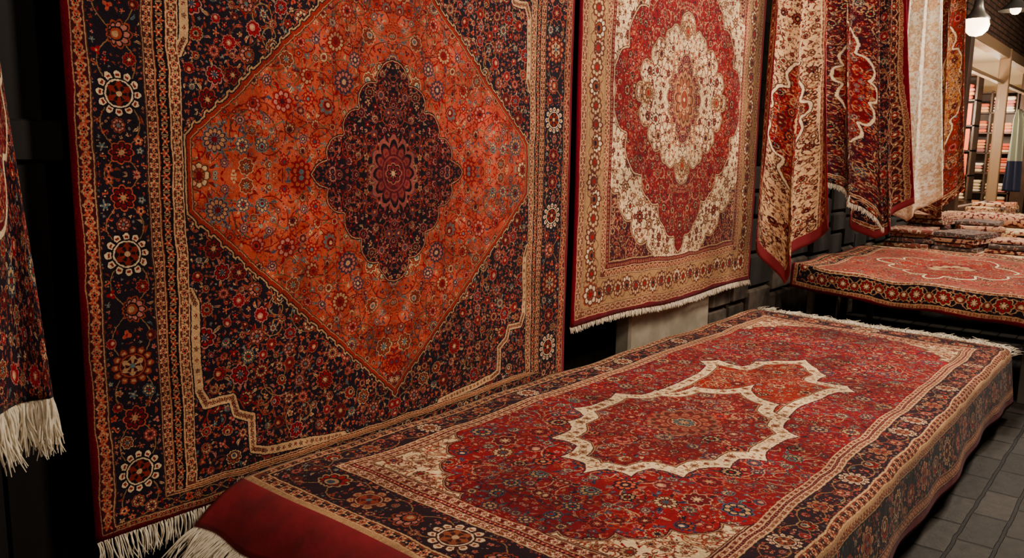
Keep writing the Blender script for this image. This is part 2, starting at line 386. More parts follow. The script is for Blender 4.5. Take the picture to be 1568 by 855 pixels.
def design_small(w, h, res, seed, ground, border, pals, bpals, medal=None, edge=None, cream=CREAM, bw=.15, gl=None, dens=1., vines=None, items=None, nvn=40):
    cv = Cv(w/2, h/2, res, ground)
    e = edge if edge is not None else H('6a1020')
    g = gl if gl is not None else H('6c4030')
    vn = vines if vines is not None else [TAN, BROWN]
    it = items if items is not None else [('ros8', .85, [BROWN, SAND, RED, CREAM]), ('palm', .8, [BROWN, TAN, RED, CREAM])]
    band(cv, 0, .02, 0, .02, e, [('dot', .01, [RED]*4)], 9, 9)
    band(cv, .02, .05, .02, .05, g, [('fl5', .8, it[0][2]), ('bud', .7, it[1][2])], .028, .028, lines=(.004, TAN))
    band(cv, .05, bw, .05, bw, border, it, .1, .1, pals=bpals, fs=(.016, .011, .008), seed=seed, vine=vn[0], lines=(.003, TAN))
    band(cv, bw, bw+.03, bw, bw+.03, g, [('fl5', .8, it[0][2]), ('loz', .6, it[1][2])], .026, .026, lines=(.004, cream))
    F = (cv.X > bw+.03) & (cv.Y > bw+.03)
    fill(cv, F, ground, pals, (.044, .030, .020, .014, .010), seed, vn, nvn, .07, dens=dens)
    if medal:
        a, b, g, pl = medal
        pts = [(cv.w-a, cv.h), (cv.w-a*.8, cv.h-b*.12), (cv.w-a*.75, cv.h-b*.35), (cv.w-a*.5, cv.h-b*.42), (cv.w-a*.45, cv.h-b*.65), (cv.w-a*.2, cv.h-b*.7), (cv.w, cv.h-b)]
        q = scallop(pts, 1, .18)
        M = cv.poly([tuple(p) for p in q]+[(cv.w+.1, cv.h-b), (cv.w+.1, cv.h+.1), (cv.w-a, cv.h+.1)]) & F
        fill(cv, M, g, pl, (.034, .022, .014, .009), seed+1, [TAN, RUST], 30, .06)
        outline(cv, M, [(.005, BROWN), (.018, cream), (.005, BROWN)])
        cv.stamp('ros12', cv.w, cv.h, min(a, b)*.35, 0, [TAN, DRED, SAND, RED])
    return mirror(cv.img)

# ------------------------------------------------------------------ materials
def nodes(name):
    m = bpy.data.materials.new(name); m.use_nodes = True
    nt = m.node_tree; b = nt.nodes['Principled BSDF']
    return m, nt, b
def rug_mat(name, arr, sat=1.05, val=1.0):
    m, nt, b = nodes(name)
    t = nt.nodes.new('ShaderNodeTexImage'); t.image = to_image(name+'_knots', arr); t.interpolation = 'Linear'
    hs = nt.nodes.new('ShaderNodeHueSaturation'); hs.inputs['Saturation'].default_value = sat; hs.inputs['Value'].default_value = val
    nt.links.new(t.outputs[0], hs.inputs['Color']); nt.links.new(hs.outputs[0], b.inputs['Base Color'])
    g = nt.nodes.new('ShaderNodeNewGeometry')
    n = nt.nodes.new('ShaderNodeTexNoise'); n.inputs['Scale'].default_value = 240; n.inputs['Detail'].default_value = 3
    nt.links.new(g.outputs['Position'], n.inputs['Vector'])
    n2 = nt.nodes.new('ShaderNodeTexNoise'); n2.inputs['Scale'].default_value = 14; n2.inputs['Detail'].default_value = 3
    nt.links.new(g.outputs['Position'], n2.inputs['Vector'])
    bp = nt.nodes.new('ShaderNodeBump'); bp.inputs['Strength'].default_value = .6; bp.inputs['Distance'].default_value = .004
    bp2 = nt.nodes.new('ShaderNodeBump'); bp2.inputs['Strength'].default_value = .35; bp2.inputs['Distance'].default_value = .02
    nt.links.new(n2.outputs[0], bp2.inputs['Height']); nt.links.new(bp2.outputs[0], bp.inputs['Normal'])
    nt.links.new(n.outputs[0], bp.inputs['Height']); nt.links.new(bp.outputs[0], b.inputs['Normal'])
    b.inputs['Roughness'].default_value = .9; b.inputs['Specular IOR Level'].default_value = .12
    b.inputs['Sheen Weight'].default_value = .06; b.inputs['Sheen Roughness'].default_value = .4
    return m
def plain(name, col, rough=.8, metal=0., noise=None, bump=0., nscale=20., col2=None, emit=None, es=0.):
    m, nt, b = nodes(name)
    b.inputs['Base Color'].default_value = lin(col); b.inputs['Roughness'].default_value = rough; b.inputs['Metallic'].default_value = metal
    if col2 or bump:
        g = nt.nodes.new('ShaderNodeNewGeometry')
        n = nt.nodes.new('ShaderNodeTexNoise'); n.inputs['Scale'].default_value = nscale; n.inputs['Detail'].default_value = 6
        nt.links.new(g.outputs['Position'], n.inputs['Vector'])
        if col2:
            r = nt.nodes.new('ShaderNodeValToRGB'); r.color_ramp.elements[0].color = lin(col); r.color_ramp.elements[1].color = lin(col2)
            r.color_ramp.elements[0].position = .35; r.color_ramp.elements[1].position = .65
            nt.links.new(n.outputs[0], r.inputs[0]); nt.links.new(r.outputs[0], b.inputs['Base Color'])
        if bump:
            bp = nt.nodes.new('ShaderNodeBump'); bp.inputs['Strength'].default_value = bump; bp.inputs['Distance'].default_value = .01
            nt.links.new(n.outputs[0], bp.inputs['Height']); nt.links.new(bp.outputs[0], b.inputs['Normal'])
    if emit:
        b.inputs['Emission Color'].default_value = lin(emit); b.inputs['Emission Strength'].default_value = es
    return m

def brick_mat(name, c1, c2, mortar, bw, rh, axes, rough=.7, ms=.012, bump=.6, warp=.015, spec=.3):
    m, nt, b = nodes(name)
    g = nt.nodes.new('ShaderNodeNewGeometry'); sp = nt.nodes.new('ShaderNodeSeparateXYZ'); cb = nt.nodes.new('ShaderNodeCombineXYZ')
    nt.links.new(g.outputs['Position'], sp.inputs[0])
    nt.links.new(sp.outputs[axes[0]], cb.inputs[0]); nt.links.new(sp.outputs[axes[1]], cb.inputs[1])
    nd = nt.nodes.new('ShaderNodeTexNoise'); nd.inputs['Scale'].default_value = 7; nt.links.new(g.outputs['Position'], nd.inputs['Vector'])
    mxv = nt.nodes.new('ShaderNodeVectorMath'); mxv.operation = 'MULTIPLY_ADD'; mxv.inputs[1].default_value = (warp, warp, 0)
    nt.links.new(nd.outputs['Color'], mxv.inputs[0]); nt.links.new(cb.outputs[0], mxv.inputs[2])
    br = nt.nodes.new('ShaderNodeTexBrick'); nt.links.new(mxv.outputs[0], br.inputs['Vector'])
    br.inputs['Color1'].default_value = lin(c1); br.inputs['Color2'].default_value = lin(c2); br.inputs['Mortar'].default_value = lin(mortar)
    br.inputs['Scale'].default_value = 1; br.inputs['Mortar Size'].default_value = ms; br.inputs['Brick Width'].default_value = bw; br.inputs['Row Height'].default_value = rh
    br.inputs['Mortar Smooth'].default_value = .3
    n = nt.nodes.new('ShaderNodeTexNoise'); n.inputs['Scale'].default_value = 16; n.inputs['Detail'].default_value = 10; n.inputs['Roughness'].default_value = .7
    nt.links.new(g.outputs['Position'], n.inputs['Vector'])
    mx = nt.nodes.new('ShaderNodeMix'); mx.data_type = 'RGBA'; mx.blend_type = 'MULTIPLY'; mx.inputs[0].default_value = .9
    rp = nt.nodes.new('ShaderNodeValToRGB'); rp.color_ramp.elements[0].position = .3; rp.color_ramp.elements[1].position = .7
    rp.color_ramp.elements[0].color = (.35, .35, .35, 1)
    nt.links.new(n.outputs[0], rp.inputs[0]); nt.links.new(br.outputs['Color'], mx.inputs[6]); nt.links.new(rp.outputs[0], mx.inputs[7])
    nt.links.new(mx.outputs[2], b.inputs['Base Color'])
    ad = nt.nodes.new('ShaderNodeMath'); ad.operation = 'MULTIPLY_ADD'; ad.inputs[1].default_value = -1.; nt.links.new(br.outputs['Fac'], ad.inputs[0])
    m2 = nt.nodes.new('ShaderNodeMath'); m2.operation = 'MULTIPLY'; m2.inputs[1].default_value = .6; nt.links.new(n.outputs[0], m2.inputs[0]); nt.links.new(m2.outputs[0], ad.inputs[2])
    bp = nt.nodes.new('ShaderNodeBump'); bp.inputs['Strength'].default_value = bump; bp.inputs['Distance'].default_value = .014
    nt.links.new(ad.outputs[0], bp.inputs['Height']); nt.links.new(bp.outputs[0], b.inputs['Normal'])
    b.inputs['Roughness'].default_value = rough; b.inputs['Specular IOR Level'].default_value = spec
    return m

# ------------------------------------------------------------------ mesh helpers
def add_obj(name, verts, faces, mats, midx=None, uvs=None, smooth=False, parent=None):
    me = bpy.data.meshes.new(name); me.from_pydata([tuple(v) for v in verts], [], faces)
    for m in mats: me.materials.append(m)
    if midx is not None: me.polygons.foreach_set('material_index', midx)
    if uvs is not None:
        l = me.uv_layers.new(name='UVMap'); vi = np.empty(len(me.loops), np.int32); me.loops.foreach_get('vertex_index', vi)
        l.data.foreach_set('uv', np.asarray(uvs, np.float32)[vi].ravel())
    if smooth: me.polygons.foreach_set('use_smooth', [True]*len(me.polygons))
    me.update(); o = bpy.data.objects.new(name, me); sc.collection.objects.link(o)
    if parent: o.parent = parent
    return o
class MB:
    def __init__(s): s.v = []; s.f = []; s.m = []
    def box(s, x0, x1, y0, y1, z0, z1, mi=0, M=None, b=.0):
        n = len(s.v)
        if b <= 0:
            vs = [(x, y, z) for z in (z0, z1) for y in (y0, y1) for x in (x0, x1)]
            fs = [(0, 2, 3, 1), (4, 5, 7, 6), (0, 1, 5, 4), (2, 6, 7, 3), (0, 4, 6, 2), (1, 3, 7, 5)]
        else:
            vs = []
            rings = [(z0, b), (z0+b, 0), (z1-b, 0), (z1, b)]
            for z, ins in rings:
                a0, a1, c0, c1 = x0+ins, x1-ins, y0+ins, y1-ins
                vs += [(a0+b, c0, z), (a1-b, c0, z), (a1, c0+b, z), (a1, c1-b, z), (a1-b, c1, z), (a0+b, c1, z), (a0, c1-b, z), (a0, c0+b, z)]
            fs = [tuple(range(7, -1, -1)), tuple(range(24, 32))]
            for r in range(3):
                for q in range(8):
                    fs.append((r*8+q, r*8+(q+1) % 8, (r+1)*8+(q+1) % 8, (r+1)*8+q))
        if M is not None: vs = [tuple(M @ Vector(v)) for v in vs]
        s.v += vs; s.f += [tuple(i+n for i in f) for f in fs]; s.m += [mi]*len(fs)
    def lathe(s, prof, c, seg=24, mi=0):
        n = len(s.v)
        for r, z in prof:
            for q in range(seg):
                a = q*2*math.pi/seg; s.v.append((c[0]+r*math.cos(a), c[1]+r*math.sin(a), c[2]+z))
        for k in range(len(prof)-1):
            for q in range(seg):
                s.f.append((n+k*seg+q, n+k*seg+(q+1) % seg, n+(k+1)*seg+(q+1) % seg, n+(k+1)*seg+q)); s.m.append(mi)
    def tube(s, pts, rads, seg=4, mi=0):
        n = len(s.v); pts = [Vector(p) for p in pts]
        for k, p in enumerate(pts):
            d = (pts[min(k+1, len(pts)-1)]-pts[max(k-1, 0)]).normalized()
            a = d.orthogonal().normalized(); b = d.cross(a)
            for q in range(seg):
                t = q*2*math.pi/seg; s.v.append(tuple(p+(a*math.cos(t)+b*math.sin(t))*rads[k]))
        for k in range(len(pts)-1):
            for q in range(seg):
                s.f.append((n+k*seg+q, n+k*seg+(q+1) % seg, n+(k+1)*seg+(q+1) % seg, n+(k+1)*seg+q)); s.m.append(mi)
    def make(s, name, mats, smooth=False, parent=None):
        return add_obj(name, s.v, s.f, mats, s.m, None, smooth, parent)

def grid(name, nu, nv, pos, uvf, mats, matf=None, thick=.008, parent=None, off=0.):
    v = []; uv = []
    for j in range(nv+1):
        for i in range(nu+1):
            a, b = i/nu, j/nv
            v.append(pos(a, b)); uv.append(uvf(a, b))
    f = []; mi = []
    for j in range(nv):
        for i in range(nu):
            n = j*(nu+1)+i; f.append((n, n+1, n+nu+2, n+nu+1)); mi.append(matf((i+.5)/nu, (j+.5)/nv) if matf else 0)
    o = add_obj(name, v, f, mats, mi, uv, True, parent)
    if thick:
        s = o.modifiers.new('pile', 'SOLIDIFY'); s.thickness = thick; s.offset = off
        if len(mats) > 1: s.material_offset_rim = 0
    return o

m_fringe = plain('fringe_cotton', 'f4e8d2', .95, col2='d6c8ac', nscale=60)
def fringe(name, bases, dirs, length, parent, r=.0022, jit=.25, tassel=1, grav=.25):
    mb = MB(); rd = random.Random(len(bases))
    for n_, (p, d) in enumerate(zip(bases, dirs)):
        clump = math.sin(n_//5*12.9898)*.5
        for _ in range(tassel):
            p_ = Vector(p)+Vector((rd.uniform(-1, 1), rd.uniform(-1, 1), 0))*.003
            L = length*rd.uniform(.7, 1.1); dd = Vector(d).normalized()
            w = Vector((rd.uniform(-1, 1)*.6+clump, rd.uniform(-1, 1)*.6-clump, rd.uniform(-.2, .2)))*jit*L
            w2 = Vector((rd.uniform(-1, 1), rd.uniform(-1, 1), 0))*jit*.4*L
            pts = []
            for k in range(6):
                t = k/5; q = p_+dd*L*t+w*t*t+w2*math.sin(t*4)
                q.z -= grav*L*t*t
                pts.append(q)
            mb.tube(pts, [r, r, r*.95, r*.9, r*.8, r*.4], 4)
    return mb.make(name, [m_fringe], True, parent)

# ------------------------------------------------------------------ build rugs
D = 2.46
m_r1 = rug_mat('rug_navy_coral', design_rug1())
m_r2 = rug_mat('rug_red_cream', design_rug2())
m_r3 = rug_mat('rug_red_double_medallion', design_platform())
m_red = plain('red_kilim_end', '8a0c1c', .9, col2='6e0916', nscale=10, bump=.5)
m_redL = plain('red_selvage', '740c18', .9)

def wav(x, z, a=.006, s=0): return a*math.sin(x*2.3+s)+a*.5*math.sin(x*6.1+z*1.3+s)+a*.3*math.sin(z*5+s)
z0, z1 = .40, 2.64
rug1 = grid('hanging_navy_medallion_rug', 80, 80, lambda a, b: (.995+2.445*a, D+wav(.995+2.445*a, b*2.2)+.0, z0+(z1-z0)*b-.012*math.sin(a*3.1)+.03*(a-.5)*(1-b)),
            lambda a, b: (a, b), [m_r1])
bs = [(.995+2.445*t, D-.002, z0+.002-.012*math.sin(t*3.1)+.03*(t-.5)) for t in np.linspace(0, 1, 560)]
fringe('fringe', bs, [(0, -.25, -1)]*len(bs), .075, rug1)
z0b, z1b = .68, 3.22
rug2 = grid('hanging_red_medallion_rug', 80, 80, lambda a, b: (3.465+2.31*a, D-.01+wav(3.465+2.31*a, b*2.2, .007, 2), z0b+(z1b-z0b)*b+.012*math.sin(a*9)*(1-b)),
            lambda a, b: (a, b), [m_r2])
bs = [(3.465+2.31*t, D-.012, z0b+.002+.012*math.sin(t*9)) for t in np.linspace(0, 1, 620)]
fringe('fringe', bs, [(0, -.2, -1)]*len(bs), .030, rug2, r=.0024)

# platform rug
YB, YF, TOPZ, DR = 2.42, .715, .455, .28
XN, XF = 1.486, 5.90
SL = YB-YF
def prof(s):
    r = .035
    if s <= SL-r: return YB-s, TOPZ
    s2 = s-(SL-r); arc = r*math.pi/2
    if s2 < arc:
        a = s2/r; return YF+r-r*math.sin(a), TOPZ-r+r*math.cos(a)
    d = s2-arc; return YF-d*.10, TOPZ-r-d
TOT = 1.72+.30
FL = .24; LT = XF-XN
def plat(a, b):
    l = -FL+(LT+FL)*a; s = TOT*b
    y, z = prof(s)
    wob = .004*math.sin(l*5+s*3)+.003*math.sin(l*11-s*7)
    dep = max(0, s-SL)
    if dep > 0:
        y += .008*math.sin(l*4.2)*dep/.25+.006*math.sin(l*11+1)*dep/.25; z += .008*math.sin(l*2.1)*dep/.25
    else: z += wob
    x = XN+l
    if l > LT-.6: x -= .16*(min(s, SL)/SL)*((l-(LT-.6))/.6)
    if l > LT-.10: z -= .012*((l-(LT-.10))/.10)**2
    if l < 0:
        q = -l
        x = XN-.80*q+(.018*math.sin(s*6)+.010*math.sin(s*17))*q/.24
        z -= .10*(q/.24)**2*.9+.25*q*.35-.008*math.sin(s*14+1)*q/.24
    return (x, y, z)
def plat_uv(a, b):
    l = -FL+(LT+FL)*a
    return (max(0.001, l/LT), b)
rug3 = grid('platform_medallion_rug', 260, 110, plat, plat_uv, [m_r3, m_red], lambda a, b: 1 if (-FL+(LT+FL)*a) < 0 else 0, .010)
bs = [Vector(plat(0, t)) for t in np.linspace(0, .97, 900)]
fringe('fringe_near', bs, [(-.9, 0, -.35)]*len(bs), .13, rug3, r=.0024, jit=.3)
bs = [Vector(plat(1, t))+Vector((0, 0, .006)) for t in np.linspace(0, .86, 620)]
fringe('fringe_far', bs, [(.8, 0, .42)]*len(bs), .07, rug3, r=.0024, jit=.9, grav=.4)

m_wood = plain('dark_bench_wood', '1c120d', .7, col2='120b08', nscale=8, bump=.3)
mb = MB()
for k in range(8):
    y = .76+k*.205
    mb.box(XN-.02, 5.68, y, y+.19, .405, .44, 0, None, .004)
for x in (1.62, 3.0, 4.3, 5.5):
    for y in (.82, 2.3): mb.box(x, x+.07, y, y+.07, 0, .34, 0, None, .004)
mb.box(1.55, 5.64, .80, .84, .33, .405, 0, None, .004); mb.box(1.55, 5.64, 2.33, 2.37, .33, .405, 0, None, .004)
for x in (1.62, 3.0, 4.3, 5.5): mb.box(x, x+.06, .84, 2.33, .34, .405, 0, None, .004)
mb.make('display_platform', [m_wood])

# ------------------------------------------------------------------ platform 2
m_p2 = rug_mat('rug_terracotta', design_small(2.6, 2.2, .003, 71, H('92483a'), H('190f17'), P_cream+P_coral, P_navy, (.80, .66, H('8a2e22'), P_coral), bw=.20, cream=H('e8cfa6')))
def quadpt(a, b):
    nx = 6.50-.55*b; fx = 8.55-.05*b; return nx+(fx-nx)*a, 2.40-1.85*b
def p2(a, b):
    dr = .20
    La = 2.2+dr; l = a*La-dr; Lb = 1.85+dr; s = b*Lb
    aa = max(0, l)/2.2; bb = min(1, s/1.85)
    x, y = quadpt(aa, bb); z = .735+.010*math.sin(x*7+y*3)+.008*math.sin(y*11)
    if l < 0: z += l*.95; x += l*.08+.012*math.sin(y*9)
    if s > 1.85: z -= (s-1.85)*.95; y -= .02+.012*math.sin(x*8)
    return (x, y, z)
rugp2 = grid('table_terracotta_rug', 90, 90, p2, lambda a, b: (a, b), [m_p2], None, .012)
m_metal = plain('bench_steel', '8a8078', .45, .8)
mb = MB()
mb.box(6.62, 8.45, .78, 2.36, .66, .71, 0, None, .005)
mb.box(6.20, 6.62, .62, 1.2, .66, .71, 0, None, .005); mb.box(6.42, 6.62, 1.2, 1.8, .66, .71, 0, None, .005)
for x, y in ((6.62, 2.25), (6.2, .66), (8.35, 2.25), (8.35, .85)): mb.box(x, x+.05, y, y+.05, 0, .66, 1, None, .004)
mb.make('display_table', [m_wood, m_metal])

# ------------------------------------------------------------------ draped rugs hung from poles
def strip(name, mat, p_top, p_bot, ztop, hem, pleats, amp, ph, lining=None, uvw=(0, 1), nu=100, nv=70, hemband=.0, fr=0, v1=.97, frn=260, gather=.22):
    (ax, ay), (bx, by) = p_top; (cx, cy), (dx, dy) = p_bot
    def pos(a, b):
        zb = hem(a); z = ztop+(zb-ztop)*b
        t = b**1.3
        x0 = ax+(cx-ax)*t; y0 = ay+(cy-ay)*t; x1 = bx+(dx-bx)*t; y1 = by+(dy-by)*t
        x = x0+(x1-x0)*a; y = y0+(y1-y0)*a
        L = math.hypot(x1-x0, y1-y0); nx, ny = (y1-y0)/L, -(x1-x0)/L
        A = amp*(.75+.5*b)
        w = A*math.sin(a*pleats*2*math.pi+ph+.5*math.sin(b*3+ph))+A*.3*math.sin(a*pleats*4.3*math.pi+ph*2+b*2)
        sh = gather*L/pleats*math.cos(a*pleats*2*math.pi+ph)
        return (x+nx*w+(x1-x0)/L*sh, y+ny*w+(y1-y0)/L*sh, z)
    mats = [mat]+([lining] if lining else [])
    def mf(a, b): return 1 if (lining and hemband and b > 1-hemband) else 0
    o = grid(name, nu, nv, pos, lambda a, b: (uvw[0]+(uvw[1]-uvw[0])*a, 1-b*v1), mats, mf, .010)
    if fr:
        bs = [Vector(pos(t, 1)) for t in np.linspace(0, 1, frn)]
        fringe('fringe', bs, [(0, 0, -1)]*len(bs), fr, o, r=.0025)
    return o
def pw(pts):
    def f(a):
        for (x0, y0), (x1, y1) in zip(pts[:-1], pts[1:]):
            if a <= x1:
                t = (a-x0)/(x1-x0); return y0+(y1-y0)*t
        return pts[-1][1]
    return f
pcb = [[BROWN, H('5a2820'), TAN, CREAM], [INK, RUST, SAND, NAVY], [BROWN, H('6a4232'), CREAM, RED], [INK, MAROON, RUST, TAN]]
m_sA = rug_mat('rug_cream_red_strip', design_small(1.1, 2.6, .003, 81, H('cfa880'), H('641418'), pcb, P_red, (.34, .7, H('70161a'), P_red), bw=.14))
m_sB = rug_mat('rug_maroon_strip', design_small(1.0, 2.4, .0035, 91, H('42101a'), H('20101a'), P_red, P_navy, (.28, .8, H('5c1418'), P_coral), bw=.14))
m_sC = rug_mat('rug_dark_strip', design_small(1.0, 2.4, .004, 101, H('221620'), H('3a1418'), P_navy, P_red, None, bw=.14))
IV1, IV2, IV3 = H('dcb090'), H('d8b898'), H('e4c8a4')
iv = [[IV3, IV1, CREAM, IV2], [IV3, H('d89c80'), CREAM, IV2], [IV3, IV2, H('d89c88'), CREAM], [IV3, H('c8b490'), CREAM, IV2]]
m_sD = rug_mat('rug_ivory_strip', design_small(1.0, 2.4, .004, 111, H('faf0dc'), H('f4dfc6'), iv, iv, None, edge=H('dcb294'), bw=.13, gl=H('ecc8aa'), dens=.35, vines=[H('e4c6a0'), H('dcb898')], items=[('ros8', .85, iv[1]), ('palm', .8, iv[0])], nvn=20))
m_sE = rug_mat('rug_gold_strip', design_small(1.0, 2.4, .004, 121, H('7c2a1c'), H('4a1a14'), P_coral, P_cream, (.28, .8, H('a8703a'), pcb), edge=H('8a3420'), bw=.14))
m_L = rug_mat('rug_crimson_edge', design_small(1.6, 2.4, .002, 131, H('1e111c'), H('64101a'), P_navy, P_red, (.5, .7, H('64101a'), P_red), bw=.20))
strip('draped_cream_red_rug', m_sA, ((5.51, 2.31), (5.80, 2.06)), ((5.43, 2.32), (5.80, 1.93)), 2.98, pw([(0, 1.13), (.18, .98), (.42, .71), (.6, .86), (1, 1.13)]), 2.2, .05, .6, m_redL, (0, 1), hemband=.045)
strip('draped_maroon_rug', m_sB, ((6.55, 2.36), (6.82, 2.06)), ((6.52, 2.34), (6.97, 1.90)), 3.17, pw([(0, 1.50), (.5, 1.34), (.8, 1.22), (1, 1.05)]), 1.8, .065, 2.0, m_redL, (0, .8), fr=.04)
strip('draped_dark_floral_rug', m_sC, ((7.38, 2.32), (7.55, 2.02)), ((7.38, 2.32), (7.76, 1.84)), 3.27, pw([(0, 1.15), (.45, .90), (.75, 1.02), (1, 1.22)]), 1.8, .06, .3, m_redL, (.1, 1), hemband=.03)
strip('draped_scarlet_shawl', m_redL, ((7.96, 2.24), (8.05, 2.08)), ((7.96, 2.24), (8.07, 2.05)), 3.38, pw([(0, 2.0), (.5, 1.9), (1, 2.1)]), 1.4, .03, .3)
strip('draped_ivory_rug', m_sD, ((8.32, 2.16), (8.46, 1.92)), ((8.22, 2.22), (8.56, 1.76)), 3.47, pw([(0, 1.15), (.4, 1.02), (.7, 1.15), (1, 1.28)]), 2.2, .045, 1.5, None, (.15, .85), gather=.12)
strip('draped_gold_rug', m_sE, ((9.22, 2.14), (9.34, 1.94)), ((9.10, 2.10), (9.45, 1.80)), 3.67, pw([(0, 1.15), (.4, 1.0), (.7, 1.08), (1, 1.32)]), 1.8, .055, 2.4, None, (0, .8))
strip('draped_crimson_rug', m_L, ((.26, 1.40), (.69, 2.05)), ((.22, 1.29), (.765, 2.07)), 2.68, pw([(0, 1.08), (.5, 1.06), (.8, 1.06), (.93, 1.08), (1, 1.12)]), 1.5, .035, 1.0, None, (0, 1), fr=.10, v1=.90, frn=560, gather=.14)
m_iron = plain('dark_iron', '1c1815', .5, .7)
mb = MB()
mb.tube([(5.98, 2.655, 3.01), (5.60, 1.95, 3.01)], [.014, .014], 8)
for x, z in ((6.7, 3.2), (7.5, 3.3), (8.02, 3.41), (8.4, 3.5), (9.26, 3.7)):
    mb.tube([(x-.06, 2.655, z+.0), (x+.1, 1.85, z+.0)], [.014, .014], 8)
mb.tube([(.1, 1.1, 2.71), (.72, 2.1, 2.71), (.95, 2.57, 2.71)], [.014]*3, 8)
mb.tube([(.9, 2.50, 2.66), (3.5, 2.50, 2.66)], [.015]*2, 8); mb.tube([(3.4, 2.50, 3.24), (5.80, 2.50, 3.24)], [.015]*2, 8)
for x, z in ((1.3, 2.66), (3.4, 2.66), (3.5, 3.24), (5.78, 3.24)): mb.tube([(x, 2.5, z), (x, 2.655, z)], [.012]*2, 8)
mb.make('rug_hanging_rails', [m_iron], True)

# ------------------------------------------------------------------ architecture
m_floor = brick_mat('stone_pavers', '45403a', '2c2824', '080706', .34, .15, ('X', 'Y'), .6, .009, 1., .02, .25)
mb = MB(); mb.box(-4, 26, -6, 6.5, -.1, 0); mb.make('floor', [m_floor])
m_wall = brick_mat('rough_stone_wall', '1a130e', '130e0a', '080605', .45, .22, ('X', 'Z'), .95, .02, 1., .03, .05)
mb = MB(); mb.box(-4, 12.4, 2.66, 3.0, 0, 4.6); mb.make('wall_back', [m_wall])
m_dw = plain('black_timber', '0c0807', .7, col2='130d0a', nscale=6, bump=.3)
mb = MB()
for k in range(11): mb.box(-1.0+k*.18, -.825+k*.18, 2.58, 2.655, .28, 3.6, 0, None, .006)
mb.box(-1.05, 1.02, 2.56, 2.60, 1.55, 1.67, 0, None, .006)
mb.make('timber_shutter', [m_dw])
m_st = plain('pale_stone', 'a89c88', .85, col2='8a7f6c', nscale=7, bump=.5)
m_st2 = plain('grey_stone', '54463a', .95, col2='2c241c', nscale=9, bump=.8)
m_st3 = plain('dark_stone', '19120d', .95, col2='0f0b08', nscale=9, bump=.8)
mb = MB(); rd = random.Random(3)
mb.box(4.24, 5.32, 2.54, 2.655, .30, .80, 0, None, .015)
x = 5.34
while x < 12.0:
    w = rd.uniform(.28, .55); z = .0
    while z < 1.5:
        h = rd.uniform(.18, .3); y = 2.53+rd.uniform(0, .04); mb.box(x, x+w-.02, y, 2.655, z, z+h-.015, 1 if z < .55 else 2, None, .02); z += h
    x += w
x = -1.0
while x < 4.2:
    w = rd.uniform(.3, .5); mb.box(x, x+w-.02, 2.60, 2.655, 0, .26, 2, None, .02); x += w
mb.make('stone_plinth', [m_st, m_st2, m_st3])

# shop front beyond X=12.4
m_frame = plain('shop_timber', '4a2e1e', .5, col2='33200f', nscale=5)
m_frame2 = plain('pale_door_frame', '8a6c4c', .5)
m_cream = plain('shop_plaster', 'd8c4a4', .9)
m_ceil = plain('vault_plaster', '2e241c', .9, col2='221911', nscale=4)
mb = MB()
mb.box(12.42, 12.62, 2.40, 2.655, 0, 3.41, 0, None, .01)
mb.box(15.5, 15.60, 2.40, 2.56, 0, 3.41, 2, None, .01)
mb.box(18.6, 18.78, 2.40, 2.655, 0, 3.41, 0, None, .01)
mb.box(12.6, 18.6, 2.42, 2.60, 3.25, 3.41, 2, None, .01)
mb.box(12.6, 15.5, 2.44, 2.56, .85, .95, 0, None, .01); mb.box(12.6, 18.6, 2.46, 2.56, 2.85, 2.90, 2, None, .01)
mb.box(12.62, 15.5, 2.48, 2.60, 0, .85, 1)
mb.make('shop_front', [m_frame, m_st2, m_frame2])
mf_ = brick_mat('fascia_brick', '6a4834', '4c3424', '221812', .24, .08, ('X', 'Z'), .9)
mb = MB(); mb.box(12.4, 26, 2.48, 2.66, 3.42, 5.2); mb.box(18.8, 26, 2.48, 2.66, 0, 3.42); mb.make('wall_fascia', [mf_])
mb = MB(); mb.box(12.4, 19.5, 5.2, 5.3, 0, 3.6); mb.box(12.3, 12.4, 3.0, 5.2, 0, 3.6); mb.box(19.4, 19.5, 2.66, 5.2, 0, 3.6); mb.make('wall_shop_interior', [m_cream])
mb = MB(); mb.box(12.3, 19.5, 2.67, 5.3, 3.6, 3.7); mb.make('ceiling_shop', [m_cream])
mb = MB(); mb.box(-4, 26, -6, 2.66, 5.2, 5.35); mb.make('ceiling', [m_ceil])
mg = bpy.data.materials.new('window_glass'); mg.use_nodes = True; nt = mg.node_tree; nt.nodes.clear()
o_ = nt.nodes.new('ShaderNodeOutputMaterial'); tr = nt.nodes.new('ShaderNodeBsdfTransparent'); gl = nt.nodes.new('ShaderNodeBsdfGlossy'); gl.inputs['Roughness'].default_value = .03
mxs = nt.nodes.new('ShaderNodeMixShader'); mxs.inputs[0].default_value = .06; nt.links.new(tr.outputs[0], mxs.inputs[1]); nt.links.new(gl.outputs[0], mxs.inputs[2]); nt.links.new(mxs.outputs[0], o_.inputs[0])
mb = MB(); mb.box(12.64, 15.48, 2.505, 2.515, .96, 2.84); mb.make('window_1', [mg])
cols = ['c8603a', 'd8a070', 'e0c8a0', 'c8502c', 'd09060', 'dc7848', 'a8402c', 'f0e0c8', 'd08074', '8a5a58']
mcs = [plain('textile_'+c, c, .9) for c in cols]
